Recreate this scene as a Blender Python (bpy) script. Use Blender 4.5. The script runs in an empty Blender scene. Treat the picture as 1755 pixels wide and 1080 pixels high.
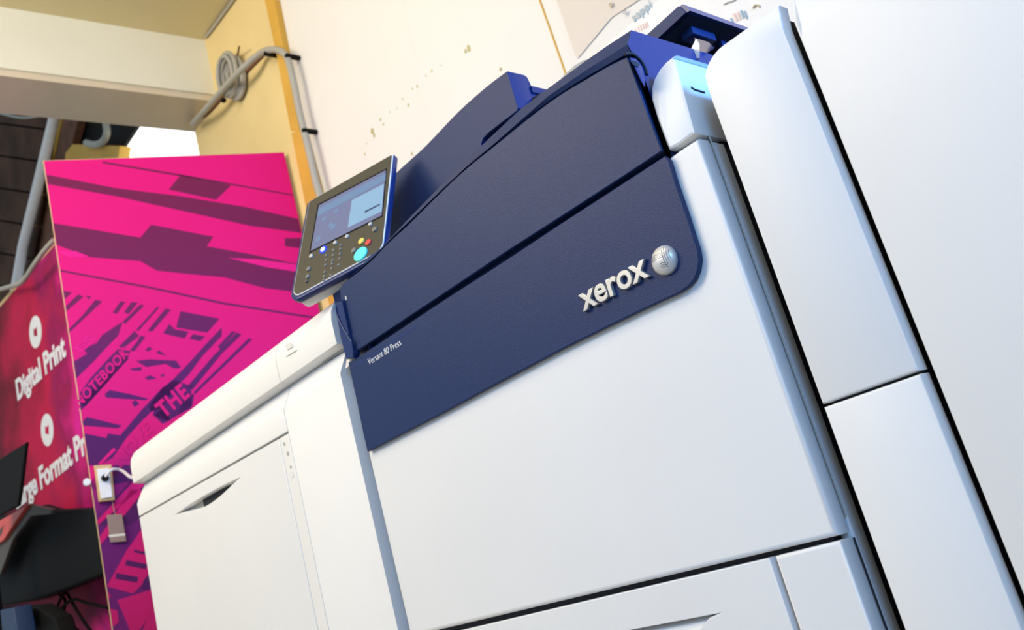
import bpy, bmesh, math, random
from mathutils import Vector, Matrix
random.seed(7)
scene = bpy.context.scene
COL = scene.collection

# ------------------------------------------------------------------ camera, light, exposure
F_PX, CX, CY = 1588.97, 877.5, 540.0
CAM = Vector((0, -1, 0.55))
RX = Vector((0.63305275, 0.72859171, -0.26153076)).normalized()      # camera right, in world axes
RY = Vector((-0.3681333, -0.01384791, -0.92966989)).normalized()     # camera down
RZ = Vector((-0.68097143, 0.68480826, 0.25945241)).normalized()      # camera forward
cam_data = bpy.data.cameras.new('camera')
cam = bpy.data.objects.new('camera', cam_data); COL.objects.link(cam)
cam.matrix_world = Matrix(((RX.x, -RY.x, -RZ.x, CAM.x), (RX.y, -RY.y, -RZ.y, CAM.y), (RX.z, -RY.z, -RZ.z, CAM.z), (0, 0, 0, 1)))
cam_data.sensor_fit = 'HORIZONTAL'; cam_data.sensor_width = 36
cam_data.lens = F_PX / 1755 * 36
cam_data.clip_start = 0.02
cam_data.dof.use_dof = True
cam_data.dof.focus_distance = 1.32
cam_data.dof.aperture_fstop = 7.0
scene.camera = cam

world = bpy.data.worlds.new('world'); scene.world = world; world.use_nodes = True
bg = world.node_tree.nodes['Background']
bg.inputs[0].default_value = (0.72, 0.87, 1.0, 1); bg.inputs[1].default_value = 0.42

def area(name, loc, target, sx, sy, power, color, spread=180):
    d = bpy.data.lights.new(name, 'AREA'); d.shape = 'RECTANGLE'; d.size = sx; d.size_y = sy
    d.energy = power; d.color = color; d.spread = math.radians(spread)
    o = bpy.data.objects.new(name, d); COL.objects.link(o); o.location = loc
    o.rotation_euler = (Vector(target) - Vector(loc)).to_track_quat('-Z', 'Y').to_euler()
    return o
area('shop_front_light', (-2.5, -2.5, 2.75), (-1.6, 0, 1.4), 1.8, 1.0, 62, (1.0, 0.85, 0.66))
area('partition_fill_light', (-0.9, -1.5, 3.15), (-2.6, 0.3, 1.9), 1.4, 0.5, 30, (1.0, 0.92, 0.80))  # added fill, no real tube: brightens the partition, beam and wall
area('blue_window_light', (1.5, -2.1, 1.9), (-0.58, 0.0, 0.9), 0.8, 1.0, 14, (0.10, 0.42, 1.0), 110)
area('blue_side_fill', (0.9, 0.30, 1.42), (-0.7, 0.12, 1.2), 0.5, 0.4, 9, (0.12, 0.38, 1.0), 70)  # added blue fill for the shoulder and document feeder end faces
vs = scene.view_settings
vs.view_transform = 'Standard'; vs.look = 'None'; vs.gamma = 1.0; vs.use_curve_mapping = False
vs.exposure = 0.38

# ------------------------------------------------------------------ helpers
def ray(px, py):
    return RX * (px - CX) + RY * (py - CY) + RZ * F_PX
def PY(px, py, y=0.0):                      # point of the world plane y = const
    d = ray(px, py); return CAM + d * ((y - CAM.y) / d.y)
def PX(px, py, x):
    d = ray(px, py); return CAM + d * ((x - CAM.x) / d.x)
def PZ(px, py, z):
    d = ray(px, py); return CAM + d * ((z - CAM.z) / d.z)

class Frame:                                # a plane in the world: origin, two axes, outward normal
    def __init__(s, o, u, v):
        s.o, s.u, s.v = Vector(o), Vector(u).normalized(), Vector(v).normalized()
        s.n = s.u.cross(s.v).normalized()
    def w(s, a, b, c=0.0): return s.o + s.u * a + s.v * b + s.n * c
    def off(s, c): return Frame(s.w(0, 0, c), s.u, s.v)
    def px(s, x, y):
        d = ray(x, y); t = (s.o - CAM).dot(s.n) / d.dot(s.n); p = CAM + d * t - s.o
        return (p.dot(s.u), p.dot(s.v))
def front(y): return Frame((0, y, 0), (1, 0, 0), (0, 0, 1))          # normal is -Y

def srgb(r, g, b):
    f = lambda c: (c / 255 / 12.92) if c / 255 <= 0.04045 else ((c / 255 + 0.055) / 1.055) ** 2.4
    return (f(r), f(g), f(b), 1)
def mat(name, col, rough=0.5, metal=0.0, spec=0.5, noise=0.0, nscale=40, bump=0.0, bscale=300, emit=None, col2=None):
    m = bpy.data.materials.new(name); m.use_nodes = True
    nt = m.node_tree; N = nt.nodes; L = nt.links; b = N['Principled BSDF']
    b.inputs['Base Color'].default_value = col; b.inputs['Roughness'].default_value = rough
    b.inputs['Metallic'].default_value = metal; b.inputs['Specular IOR Level'].default_value = spec
    tc = N.new('ShaderNodeTexCoord')
    if noise > 0 or col2:
        nz = N.new('ShaderNodeTexNoise'); nz.inputs['Scale'].default_value = nscale; nz.inputs['Detail'].default_value = 5
        L.new(tc.outputs['Object'], nz.inputs['Vector'])
        mx = N.new('ShaderNodeMix'); mx.data_type = 'RGBA'
        c2 = col2 or tuple(max(0, c * (1 - noise)) for c in col[:3]) + (1,)
        mx.inputs[6].default_value = col; mx.inputs[7].default_value = c2
        rmp = N.new('ShaderNodeMapRange'); rmp.inputs[1].default_value = 0.35; rmp.inputs[2].default_value = 0.65
        L.new(nz.outputs['Fac'], rmp.inputs[0]); L.new(rmp.outputs[0], mx.inputs[0]); L.new(mx.outputs[2], b.inputs['Base Color'])
    if bump > 0:
        n2 = N.new('ShaderNodeTexNoise'); n2.inputs['Scale'].default_value = bscale; n2.inputs['Detail'].default_value = 2
        L.new(tc.outputs['Object'], n2.inputs['Vector'])
        bp = N.new('ShaderNodeBump'); bp.inputs['Strength'].default_value = bump; bp.inputs['Distance'].default_value = 0.001
        L.new(n2.outputs['Fac'], bp.inputs['Height']); L.new(bp.outputs['Normal'], b.inputs['Normal'])
    if emit:
        b.inputs['Emission Color'].default_value = emit[0]; b.inputs['Emission Strength'].default_value = emit[1]
    return m
def grad_mat(name, stops, axis_pts, rough=0.5, noise=0.0):
    """print colour that runs along z (world = object space here): stops [(z, colour)]"""
    m = mat(name, stops[0][1], 0.6, spec=0.18)
    nt = m.node_tree; N = nt.nodes; L = nt.links; b = N['Principled BSDF']
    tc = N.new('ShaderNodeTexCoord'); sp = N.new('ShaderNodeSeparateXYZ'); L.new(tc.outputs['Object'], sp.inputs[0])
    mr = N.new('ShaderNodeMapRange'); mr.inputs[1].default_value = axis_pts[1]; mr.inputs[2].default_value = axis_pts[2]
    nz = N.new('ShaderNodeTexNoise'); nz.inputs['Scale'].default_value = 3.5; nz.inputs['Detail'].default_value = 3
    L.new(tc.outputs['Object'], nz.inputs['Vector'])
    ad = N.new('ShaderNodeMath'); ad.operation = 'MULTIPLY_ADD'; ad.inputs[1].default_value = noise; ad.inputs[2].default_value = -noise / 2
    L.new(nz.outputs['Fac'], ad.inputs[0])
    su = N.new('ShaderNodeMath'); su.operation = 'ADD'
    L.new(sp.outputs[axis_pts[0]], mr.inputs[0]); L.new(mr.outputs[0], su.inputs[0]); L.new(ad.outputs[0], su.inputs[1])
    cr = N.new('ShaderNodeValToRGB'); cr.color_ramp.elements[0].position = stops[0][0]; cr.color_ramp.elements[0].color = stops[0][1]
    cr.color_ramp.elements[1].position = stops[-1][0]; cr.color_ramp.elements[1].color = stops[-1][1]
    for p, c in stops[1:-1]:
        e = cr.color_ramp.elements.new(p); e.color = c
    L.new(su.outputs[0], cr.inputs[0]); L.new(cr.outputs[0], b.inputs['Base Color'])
    return m

M = {}
M['white'] = mat('white_plastic', (0.80, 0.81, 0.81, 1), 0.42, noise=0.03, nscale=3, bump=0.03, bscale=900)
M['white_top'] = mat('ivory_plastic', (0.82, 0.82, 0.80, 1), 0.45, noise=0.02, nscale=3)
M['grey_in'] = mat('grey_recess_plastic', (0.42, 0.41, 0.38, 1), 0.6, noise=0.05)
M['dark_in'] = mat('dark_plastic_and_gap_shade', (0.008, 0.009, 0.016, 1), 0.7, noise=0.1)  # dark parts; on inner bodies the colour also stands in for gap shade
M['navy'] = mat('navy_textured_plastic', (0.011, 0.030, 0.110, 1), 0.46, spec=0.26, noise=0.12, nscale=260, bump=0.28, bscale=620)
M['navy_s'] = mat('navy_smooth_plastic', (0.011, 0.030, 0.130, 1), 0.28, spec=0.4, noise=0.04, nscale=20)
M['olive'] = mat('charcoal_olive_panel', srgb(66, 64, 54), 0.35, noise=0.05)
M['trimw'] = mat('pale_trim', (0.75, 0.75, 0.70, 1), 0.3, noise=0.02)
M['chrome'] = mat('satin_silver', (0.62, 0.61, 0.59, 1), 0.30, metal=0.6, noise=0.03)
M['ball'] = mat('bright_silver_ball', (0.72, 0.71, 0.70, 1), 0.32, metal=0.35, noise=0.03)
M['print_white'] = mat('white_print', (0.85, 0.87, 0.9, 1), 0.5, noise=0.02)
M['wall'] = mat('cream_wall_paint', srgb(231, 230, 226), 0.75, spec=0.2, noise=0.03, nscale=2.0)
M['wall_y'] = mat('yellow_plywood', srgb(232, 210, 152), 0.7, spec=0.2, noise=0.12, nscale=2.2)
M['trim_y'] = mat('yellow_timber_trim', srgb(218, 172, 74), 0.6, spec=0.3, noise=0.15, nscale=5)
M['ceil'] = mat('khaki_ceiling_board', srgb(226, 214, 170), 0.8, spec=0.1, noise=0.06, nscale=1.5)
M['beam'] = mat('cream_beam_paint', srgb(240, 238, 220), 0.7, spec=0.2, noise=0.04, nscale=2)
M['beam_u'] = mat('buff_beam_underside', srgb(226, 212, 186), 0.7, spec=0.2, noise=0.08, nscale=3)  # darker buff on the beam's lower strips
M['floor'] = mat('grey_floor', (0.32, 0.30, 0.28, 1), 0.6, noise=0.2, nscale=4)
M['cable'] = mat('grey_cable', srgb(170, 168, 158), 0.5, noise=0.05)
M['white_cable'] = mat('white_cable', srgb(225, 225, 230), 0.4, noise=0.02)
M['black'] = mat('black_plastic', (0.004, 0.004, 0.004, 1), 0.7, spec=0.15, noise=0.1)
M['wood_d'] = mat('dark_boards', srgb(92, 66, 52), 0.8, spec=0.1, noise=0.5, nscale=3)
M['wood_b'] = mat('brown_rough_timber', srgb(128, 84, 62), 0.8, noise=0.45, nscale=7)
M['red'] = mat('orange_red_plastic', srgb(232, 84, 70), 0.4, noise=0.05)
M['dgrey'] = mat('dark_grey_plastic', srgb(84, 78, 72), 0.5, noise=0.05)
M['tagm'] = mat('grey_card', srgb(150, 128, 124), 0.5, noise=0.05)
M['bluebox'] = mat('dark_blue_plastic', srgb(20, 50, 90), 0.5, noise=0.1)
M['edge'] = mat('raw_board_edge', srgb(214, 184, 132), 0.6, noise=0.1)
M['paper'] = mat('white_paper', srgb(246, 244, 240), 0.7, spec=0.1, noise=0.02)
M['paper_g'] = mat('grey_paper', srgb(222, 214, 204), 0.7, spec=0.1, noise=0.04, nscale=3)
M['brick'] = mat('wall_stain', srgb(196, 190, 140), 0.8, noise=0.3)

def tag(o, label, cat, group=None, kind=None):
    o['label'] = label
    if cat: o['category'] = cat
    if group: o['group'] = group
    if kind: o['kind'] = kind
    return o
def thing(name, label, cat, loc, group=None):
    o = bpy.data.objects.new(name, None); COL.objects.link(o); o.location = loc
    return tag(o, label, cat, group)
def link(name, me, m, parent=None, label=None):
    o = bpy.data.objects.new(name, me); COL.objects.link(o)
    ms = m if isinstance(m, (list, tuple)) else [m]
    if len(me.materials): me.materials.clear()
    for x in ms: me.materials.append(M[x] if isinstance(x, str) else x)
    if parent is not None:
        o.parent = parent
        root = parent
        off = Vector((0, 0, 0))
        while root is not None:
            off += root.location; root = root.parent
        for v in me.vertices: v.co -= off          # geometry is given in world coordinates
    if label: o['label'] = label
    return o
def struct(o): o['kind'] = 'structure'; return o
def finish(me, ang=35):
    for p in me.polygons: p.use_smooth = True
    me.set_sharp_from_angle(angle=math.radians(ang))
    return me

def arc(cx, cy, r, a0, a1, n=8):
    return [(cx + r * math.cos(math.radians(a0 + (a1 - a0) * i / n)), cy + r * math.sin(math.radians(a0 + (a1 - a0) * i / n))) for i in range(n + 1)]
def smooth(pts, n=6):                        # Catmull-Rom through open list
    out = []
    P = [pts[0]] + list(pts) + [pts[-1]]
    for i in range(1, len(P) - 2):
        for k in range(n):
            t = k / n
            out.append(tuple(0.5 * ((2 * b) + (-a + c) * t + (2 * a - 5 * b + 4 * c - d) * t * t + (-a + 3 * b - 3 * c + d) * t ** 3)
                             for a, b, c, d in zip(P[i - 1], P[i], P[i + 1], P[i + 2])))
    out.append(tuple(pts[-1])); return out

def curve_mesh(loops, thick, bevel):
    cu = bpy.data.curves.new('c', 'CURVE'); cu.dimensions = '2D'; cu.fill_mode = 'BOTH'
    for lp in loops:
        s = cu.splines.new('POLY'); s.points.add(len(lp) - 1)
        for i, p in enumerate(lp): s.points[i].co = (p[0], p[1], 0, 1)
        s.use_cyclic_u = True
    bevel = min(bevel, thick * 0.49)
    cu.extrude = max(thick / 2 - bevel, 0); cu.bevel_depth = bevel; cu.bevel_resolution = 2; cu.offset = -bevel
    return bake_curve(cu)
def bake_curve(cu):
    o = bpy.data.objects.new('c', cu); COL.objects.link(o)
    bpy.context.view_layer.update()
    dg = bpy.context.evaluated_depsgraph_get()
    me = bpy.data.meshes.new_from_object(o.evaluated_get(dg))
    bpy.data.objects.remove(o); bpy.data.curves.remove(cu)
    return me
def place(me, fr, thick):                    # front of the shape lies on the frame's plane, thickness goes back
    for v in me.vertices:
        v.co = fr.w(v.co.x, v.co.y, v.co.z - thick / 2)
    return me
def plate(name, pts, fr, thick, m, parent=None, bevel=0.0, holes=(), label=None):
    me = place(curve_mesh([pts] + list(holes), thick, bevel), fr, thick)
    finish(me); return link(name, me, m, parent, label)
def pxplate(name, pxs, fr, thick, m, parent=None, bevel=0.0, holes=(), label=None):
    return plate(name, [fr.px(*p) for p in pxs], fr, thick, m, parent, bevel, [[fr.px(*p) for p in h] for h in holes], label)
def merge(mes):
    bm = bmesh.new()
    for me, mi in mes:
        n0 = len(bm.faces); bm.from_mesh(me); bm.faces.ensure_lookup_table()
        for f in bm.faces[n0:]: f.material_index = mi
        bpy.data.meshes.remove(me)
    out = bpy.data.meshes.new('m'); bm.to_mesh(out); bm.free(); return out
def box_mesh(lo, hi, bevel=0.0):
    bm = bmesh.new(); bmesh.ops.create_cube(bm, size=1)
    for v in bm.verts:
        v.co = Vector([(lo[i] + hi[i]) / 2 + v.co[i] * (hi[i] - lo[i]) for i in range(3)])
    if bevel: bmesh.ops.bevel(bm, geom=list(bm.edges), offset=bevel, segments=3, affect='EDGES', profile=0.5)
    me = bpy.data.meshes.new('b'); bm.to_mesh(me); bm.free(); return finish(me)
def box(name, lo, hi, m, parent=None, bevel=0.0, label=None):
    return link(name, box_mesh(lo, hi, bevel), m, parent, label)
def tube_mesh(pts, r, n=10, cyc=False):
    pts = [Vector(p) for p in pts]; bm = bmesh.new(); rings = []
    ref = None
    for i, p in enumerate(pts):
        a = pts[i - 1] if (i > 0 or cyc) else p
        b = pts[(i + 1) % len(pts)] if (i < len(pts) - 1 or cyc) else p
        t = (b - a).normalized()
        if ref is None: ref = t.orthogonal().normalized()
        ref = (ref - t * ref.dot(t)).normalized(); s = t.cross(ref)
        rr = r[i] if isinstance(r, (list, tuple)) else r
        rings.append([bm.verts.new(p + (ref * math.cos(2 * math.pi * k / n) + s * math.sin(2 * math.pi * k / n)) * rr) for k in range(n)])
    m_ = len(rings) if cyc else len(rings) - 1
    for i in range(m_):
        A, B = rings[i], rings[(i + 1) % len(rings)]
        for k in range(n): bm.faces.new((A[k], A[(k + 1) % n], B[(k + 1) % n], B[k]))
    if not cyc: bm.faces.new(rings[0][::-1]); bm.faces.new(rings[-1])
    bmesh.ops.recalc_face_normals(bm, faces=bm.faces)
    me = bpy.data.meshes.new('t'); bm.to_mesh(me); bm.free(); return finish(me, 60)
def tube(name, pts, r, m, parent=None, label=None, cyc=False):
    return link(name, tube_mesh(pts, r, cyc=cyc), m, parent, label)
def profile_mesh(prof, x0, x1):              # closed (y, z) outline swept along x
    bm = bmesh.new(); A = [bm.verts.new((x0, y, z)) for y, z in prof]; B = [bm.verts.new((x1, y, z)) for y, z in prof]
    n = len(prof)
    for i in range(n): bm.faces.new((A[i], A[(i + 1) % n], B[(i + 1) % n], B[i]))
    bm.faces.new(A[::-1]); bm.faces.new(B)
    bmesh.ops.recalc_face_normals(bm, faces=bm.faces)
    me = bpy.data.meshes.new('p'); bm.to_mesh(me); bm.free(); return finish(me, 25)
def loft_mesh(rings, cap=True):
    bm = bmesh.new(); V = [[bm.verts.new(p) for p in r] for r in rings]; n = len(rings[0])
    for A, B in zip(V, V[1:]):
        for i in range(n): bm.faces.new((A[i], A[(i + 1) % n], B[(i + 1) % n], B[i]))
    if cap: bm.faces.new(V[0][::-1]); bm.faces.new(V[-1])
    bmesh.ops.recalc_face_normals(bm, faces=bm.faces)
    me = bpy.data.meshes.new('l'); bm.to_mesh(me); bm.free(); return finish(me, 30)
def text_mesh(s, fr, o2, u2, v2, depth, bold=0.0, bevel=0.0, space=1.0):
    """lettering on a plane: o2 baseline start, u2 vector spanning the whole width, v2 vector of one capital height (plane coordinates)"""
    cu = bpy.data.curves.new('t', 'FONT'); cu.body = s; cu.size = 1.0; cu.offset = bold; cu.space_character = space
    cu.extrude = 0.05; cu.bevel_depth = bevel; cu.bevel_resolution = 1; cu.resolution_u = 4
    me = bake_curve(cu)
    xs = [v.co.x for v in me.vertices]; x0, x1 = min(xs), max(xs)
    zs = [v.co.z for v in me.vertices]; z0, z1 = min(zs), max(zs)
    for v in me.vertices:
        a = (v.co.x - x0) / (x1 - x0); b = v.co.y / 0.73
        c = (v.co.z - z0) / max(z1 - z0, 1e-6) * depth
        v.co = fr.w(o2[0] + a * u2[0] + b * v2[0], o2[1] + a * u2[1] + b * v2[1], c)
    return me
def px_text(s, fr, p0, p1, ptop, depth, **k):
    o = Vector(fr.px(*p0)); return text_mesh(s, fr, o, Vector(fr.px(*p1)) - o, Vector(fr.px(*ptop)) - o, depth, **k)

# ------------------------------------------------------------------ the room
WY = 0.95
CZ = 3.26
struct(box('floor', (-9, -5, -0.05), (3, 3, 0), 'floor'))
pc = [(-3.69, WY), (-3.69, WY)]
struct(box('wall_back', (-2.80, WY, 0), (2.2, WY + 0.12, CZ), 'wall'))
struct(box('wall_back_panelled', (-3.67, WY, 0), (-2.80, WY + 0.12, CZ + 0.0), 'wall_y'))
struct(box('ceiling', (-3.9, -4.2, CZ), (2.2, WY + 0.12, CZ + 0.1), 'ceil'))
# yellow timber strip between plywood and painted wall
fw = front(WY - 0.001)
for pts in ([(453, -2), (469, -2), (487, 92), (513, 226), (498, 224), (473, 92)], [(499, 228), (516, 222), (548, 345), (585, 520), (566, 530), (523, 350)]):
    struct(pxplate('trim_1' if pts[0][0] < 460 else 'trim_2', pts, front(WY - 0.03), 0.03, 'trim_y', bevel=0.002))
# thin panel seams and dabs of old glue on the wall
seam = tube_mesh([PY(924, -4, WY), PY(946, 58, WY), PY(968, 121, WY), PY(985, 170, WY)], 0.0035, 6)
struct(link('trim_3', seam, 'trim_y'))
st = tube_mesh([PY(x, y, WY + 0.001) for x, y in ((688, 0), (700, 45), (712, 90), (726, 140), (742, 200))], 0.0025, 6)
struct(link('trim_4', st, 'wall'))
blob = []
for (x, y, r) in ((803, 83, .018), (858, 119, .010), (638, 225, .016), (641, 232, .012), (652, 205, .008), (657, 213, .008), (625, 264, .010), (740, 122, .008), (700, 180, .009),
                  (715, 148, .007), (707, 152, .006), (668, 192, .006), (680, 186, .005), (798, 88, .010), (706, 264, .009), (690, 170, .006), (730, 130, .005), (628, 246, .005), (756, 112, .005)):
    p = PY(x, y, WY - 0.0006)
    f = front(WY - 0.0012)
    loop = [(p.x + r * .55 * math.cos(a) * random.uniform(.6, 1.2), p.z + r * .8 * math.sin(a) * random.uniform(.6, 1.2)) for a in [i * math.pi / 5 for i in range(10)]]
    blob.append((place(curve_mesh([loop], 0.001, 0), f, 0.001), 0))
glue = link('glue_residue', merge(blob), 'brick'); tag(glue, 'scattered old glue spots left on the cream wall above the touch panel', 'wall marks', kind='stuff')

# beam
def beam(pts_top, pts_bot, ztop, zbot, w):
    a, b = [PZ(*p, ztop) for p in pts_top]; c, d = [PZ(*p, zbot) for p in pts_bot]
    # straight beam: use the top edge line for direction
    u = Vector((b.x - a.x, b.y - a.y, 0)).normalized()
    return a, b, c, d, u
bz = 2.953
pR = PZ(371, 166, bz); pL = PZ(0, 120, bz)
u = (pR - pL); u.z = 0; u.normalize(); nrm = Vector((u.y, -u.x, 0))          # faces +x
start = pL - u * 2.5; end = pR + u * ((WY - pR.y) / u.y)
bw = 0.27
def beam_box(name, s0, e0, off0, off1, z0, z1, m, parent=None):
    r0 = [s0 - nrm * off0, e0 - nrm * off0, e0 - nrm * off1, s0 - nrm * off1]
    return link(name, loft_mesh([[Vector((p.x, p.y, z0)) for p in r0], [Vector((p.x, p.y, z1)) for p in r0]]), m, parent)
struct(beam_box('trim_5', start, end, 0.0, bw, bz + 0.012, CZ + 0.6, 'beam'))
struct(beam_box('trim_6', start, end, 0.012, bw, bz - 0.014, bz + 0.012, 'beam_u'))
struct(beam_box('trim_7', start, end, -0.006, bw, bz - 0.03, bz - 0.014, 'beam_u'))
# cable clipped along the top of the beam
bt = []
for i in range(15):
    p = PZ(-20 + 370 * i / 14, 20 + 50 * i / 14, CZ); bt.append(p + Vector((0.004 * math.sin(i * 2.1), 0, -0.012 + 0.003 * math.cos(i * 1.7))))
t = tube('bell_wire', bt, 0.006, 'cable'); tag(t, 'thin grey wire stapled along the top edge of the cream beam', 'wire')
t = tube('ceiling_wire', [PY(352, 64, WY - 0.01), PY(362, 52, WY - 0.01), PY(378, 30, WY - 0.01), PY(404, -6, WY - 0.01)], 0.007, 'cable')
tag(t, 'grey wire in the corner between ceiling and yellow plywood wall', 'wire')
# the cable that bends over the timber trim, with its clips and the coil
cp = [(330, 212), (352, 188), (385, 150), (418, 115), (440, 96), (455, 87), (472, 85), (486, 91), (494, 104), (503, 140), (513, 190), (521, 224), (532, 270), (541, 310), (552, 350), (575, 440)]
path = smooth([tuple(PY(x, y, WY - (0.085 if 340 < x < 425 else 0.052))) for x, y in cp], 5)
th = thing('grey_cable_run', 'thick grey cable arching over the yellow trim beside the wall coil', 'cable', (-2.8, WY, 1.6))
tube('cable', path, 0.014, 'cable', th)
tube('cable', smooth([tuple(PY(x, y, WY - 0.008)) for x, y in ((330, 216), (360, 190), (395, 150), (425, 120), (452, 93))], 4), 0.006, 'wood_b', th, label='thin brown wire')
for (x, y) in ((457, 92), (493, 96), (522, 224), (383, 172)):
    p = PY(x, y, WY - (0.090 if x < 400 else 0.055)); box('cable_clip', p - Vector((.009, .010, .008)), p + Vector((.009, .010 if x < 400 else .0545, .008)), 'black', th, 0.003)
c = PY(387, 131, WY - 0.06)
coil = thing('cable_coil', 'coiled loops of grey cable hanging at the beam end', 'cable coil', (c.x, WY, c.z))
for k in range(7):
    rx, rz = 0.066 + 0.007 * (k % 3), 0.088 + 0.007 * (k % 2)
    ox, oz = random.uniform(-.012, .012), random.uniform(-.012, .012)
    tube('loop', [(c.x + ox + rx * math.cos(a) , WY - 0.012 - 0.008 * k, c.z + oz + rz * math.sin(a)) for a in [i * math.pi / 14 for i in range(28)]], 0.010, 'cable', coil, cyc=True)
tube('nail', [PY(405, 105, WY + 0.01), PY(410, 80, WY - 0.06)], 0.004, 'wood_b', coil)

# beyond the beam
f2 = front(1.05)
def far(name, pxs, fr, th_, m, bev=0.0): return struct(pxplate(name, pxs, fr, th_, m, bevel=bev))
M['sky'] = mat('bright_window_pane', (0.9, 0.9, 0.9, 1), 0.5, emit=((1, 1, 1, 1), 1.3))
far('window_1', [(150, 150), (345, 150), (345, 420), (150, 420)], front(1.20), 0.03, 'sky')
far('dark_opening_sheet', [(-60, 100), (250, 100), (262, 175), (198, 272), (60, 470), (-60, 600)], front(1.18), 0.02, 'black')  # black sheet painted as the darkness of an opening
far('trim_8', [(112, 262), (124, 247), (205, 250), (200, 282), (110, 290)], front(1.10), 0.07, 'trim_y', 0.004)
far('trim_9', [(104, 180), (140, 180), (120, 262), (96, 420), (60, 470), (40, 490)], front(1.12), 0.05, 'wood_b')
cm = []
for i in range(7):
    a0, a1 = 150 + i * 55, 150 + (i + 1) * 55 - 3
    cm.append((place(curve_mesh([[front(1.08).px(*p) for p in ((-60, a0), (100 - i * 9, a0 + 20), (100 - i * 9 - 9, a1 + 20), (-60, a1))]], 0.02, 0.003), front(1.08), 0.02), 0))
struct(link('wall_left_boards', merge(cm), 'wood_d'))
M['tube_w'] = mat('white_painted_pipe', srgb(250, 246, 244), 0.4, noise=0.04)
t = tube('conduit_pipe', [PY(99, 178, 1.02), PY(84, 240, 1.02), PY(72, 290, 1.02), PY(55, 360, 1.02), PY(40, 420, 1.02), PY(26, 500, 1.02)], 0.035, 'tube_w')
tag(t, 'white pipe slanting down in front of the dark boards', 'pipe')
t = tube('timber_batten', [PY(112, 178, 1.12), PY(97, 250, 1.12), PY(72, 345, 1.12), PY(54, 430, 1.12)], 0.018, 'trim_y')
tag(t, 'narrow yellow batten right behind the white slanting pipe', 'batten')
t = tube('bent_hose', smooth([tuple(PY(x, y, 1.08)) for x, y in ((177, 190), (182, 212), (183, 230), (176, 243), (163, 248), (148, 245))], 5), 0.022, 'cable')
tag(t, 'grey hose bent into a hook in the dark opening', 'hose')
t = tube('drooping_wire', smooth([tuple(PY(x, y, .955)) for x, y in ((-20, 188), (15, 198), (42, 202), (70, 198), (104, 192))], 5), 0.008, 'cable')
tag(t, 'thin wire drooping below the beam across dark boards', 'wire')

# ------------------------------------------------------------------ magenta mural partition
p1 = Vector((-2.933, WY - 0.02, 0)); p0 = Vector((-3.196, 0.083, 0))
FP = Frame(p0, p1 - p0, (0, 0, 1))                                  # outward normal faces the machine
Lp = (p1 - p0).length
HP = 2.405
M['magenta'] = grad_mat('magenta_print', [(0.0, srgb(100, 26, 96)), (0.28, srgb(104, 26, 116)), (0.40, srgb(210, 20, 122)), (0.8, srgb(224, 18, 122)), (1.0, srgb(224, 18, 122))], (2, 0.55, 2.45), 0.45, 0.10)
M['magenta_l'] = grad_mat('magenta_print_light', [(0.0, srgb(176, 22, 96)), (0.4, srgb(216, 24, 128)), (1.0, srgb(240, 30, 146))], (2, 0.55, 2.4), 0.45, 0.12)
M['plum'] = grad_mat('plum_print', [(0.0, srgb(78, 24, 92)), (0.45, srgb(84, 26, 100)), (0.7, srgb(114, 30, 84)), (1.0, srgb(118, 30, 74))], (2, 0.7, 2.4), 0.45, 0.05)
mural = thing('mural_panel', 'tall magenta printed wall panel with a tinted building photo, behind the paper feeder', 'printed panel', (p0.x, p0.y, 0))
plate('board', [(0, 0), (Lp, 0), (Lp, HP - 0.004), (0, HP + 0.004)], FP.off(-0.0006), 0.014, 'edge', mural)
layers = [(place(curve_mesh([[(0.003, 0.01), (Lp, 0.01), (Lp, HP - 0.006), (0.003, HP + 0.002)]], 0.0006, 0), FP, 0.0006), 0)]
F1, F2, F3 = FP.off(0.0004), FP.off(0.0008), FP.off(0.0012)
def c3(p): return (60 + p[0] * 0.4631, 260 + p[1] * 0.4631)
def cA(p): return (80 + p[0] * 0.20367, 480 + p[1] * 0.20367)
def cB(p): return (110 + p[0] * 0.2408, 640 + p[1] * 0.2408)
def cC(p): return (150 + p[0] * 0.2222, 840 + p[1] * 0.2222)
def clampf(q):
    return (min(max(q[0], 0.004), Lp - 0.002), min(max(q[1], 0.02), HP - 0.008))
def ink(fn, pts, mi, fr=None):
    fr = fr or F1
    lp = [clampf(fr.px(*fn(p))) for p in pts]
    layers.append((place(curve_mesh([lp], 0.0004, 0), fr, 0.0004), mi))
for pts in (
    [(540, 85), (725, 125), (670, 178), (495, 140)],
    [(40, 85), (300, 135), (540, 165), (780, 205), (990, 248), (990, 300), (800, 275), (640, 240), (300, 165), (42, 120)],
    [(250, 36), (540, 84), (960, 158), (960, 163), (540, 91), (250, 43)],
    [(60, 265), (390, 318), (430, 270), (660, 315), (635, 350), (800, 380), (990, 420), (1010, 525), (850, 505), (700, 465), (560, 452), (450, 440), (390, 405), (200, 390), (75, 345)],
    [(925, 320), (990, 320), (990, 358), (925, 350)],
    [(80, 438), (420, 498), (700, 558), (1040, 612), (1040, 619), (700, 566), (420, 506), (80, 445)]): ink(c3, pts, 1)
ink(c3, [(715, 393), (820, 398), (990, 420), (990, 448), (860, 428)], 2, F2)
ink(c3, [(85, 370), (150, 368), (200, 388), (130, 392)], 2, F2)
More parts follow.
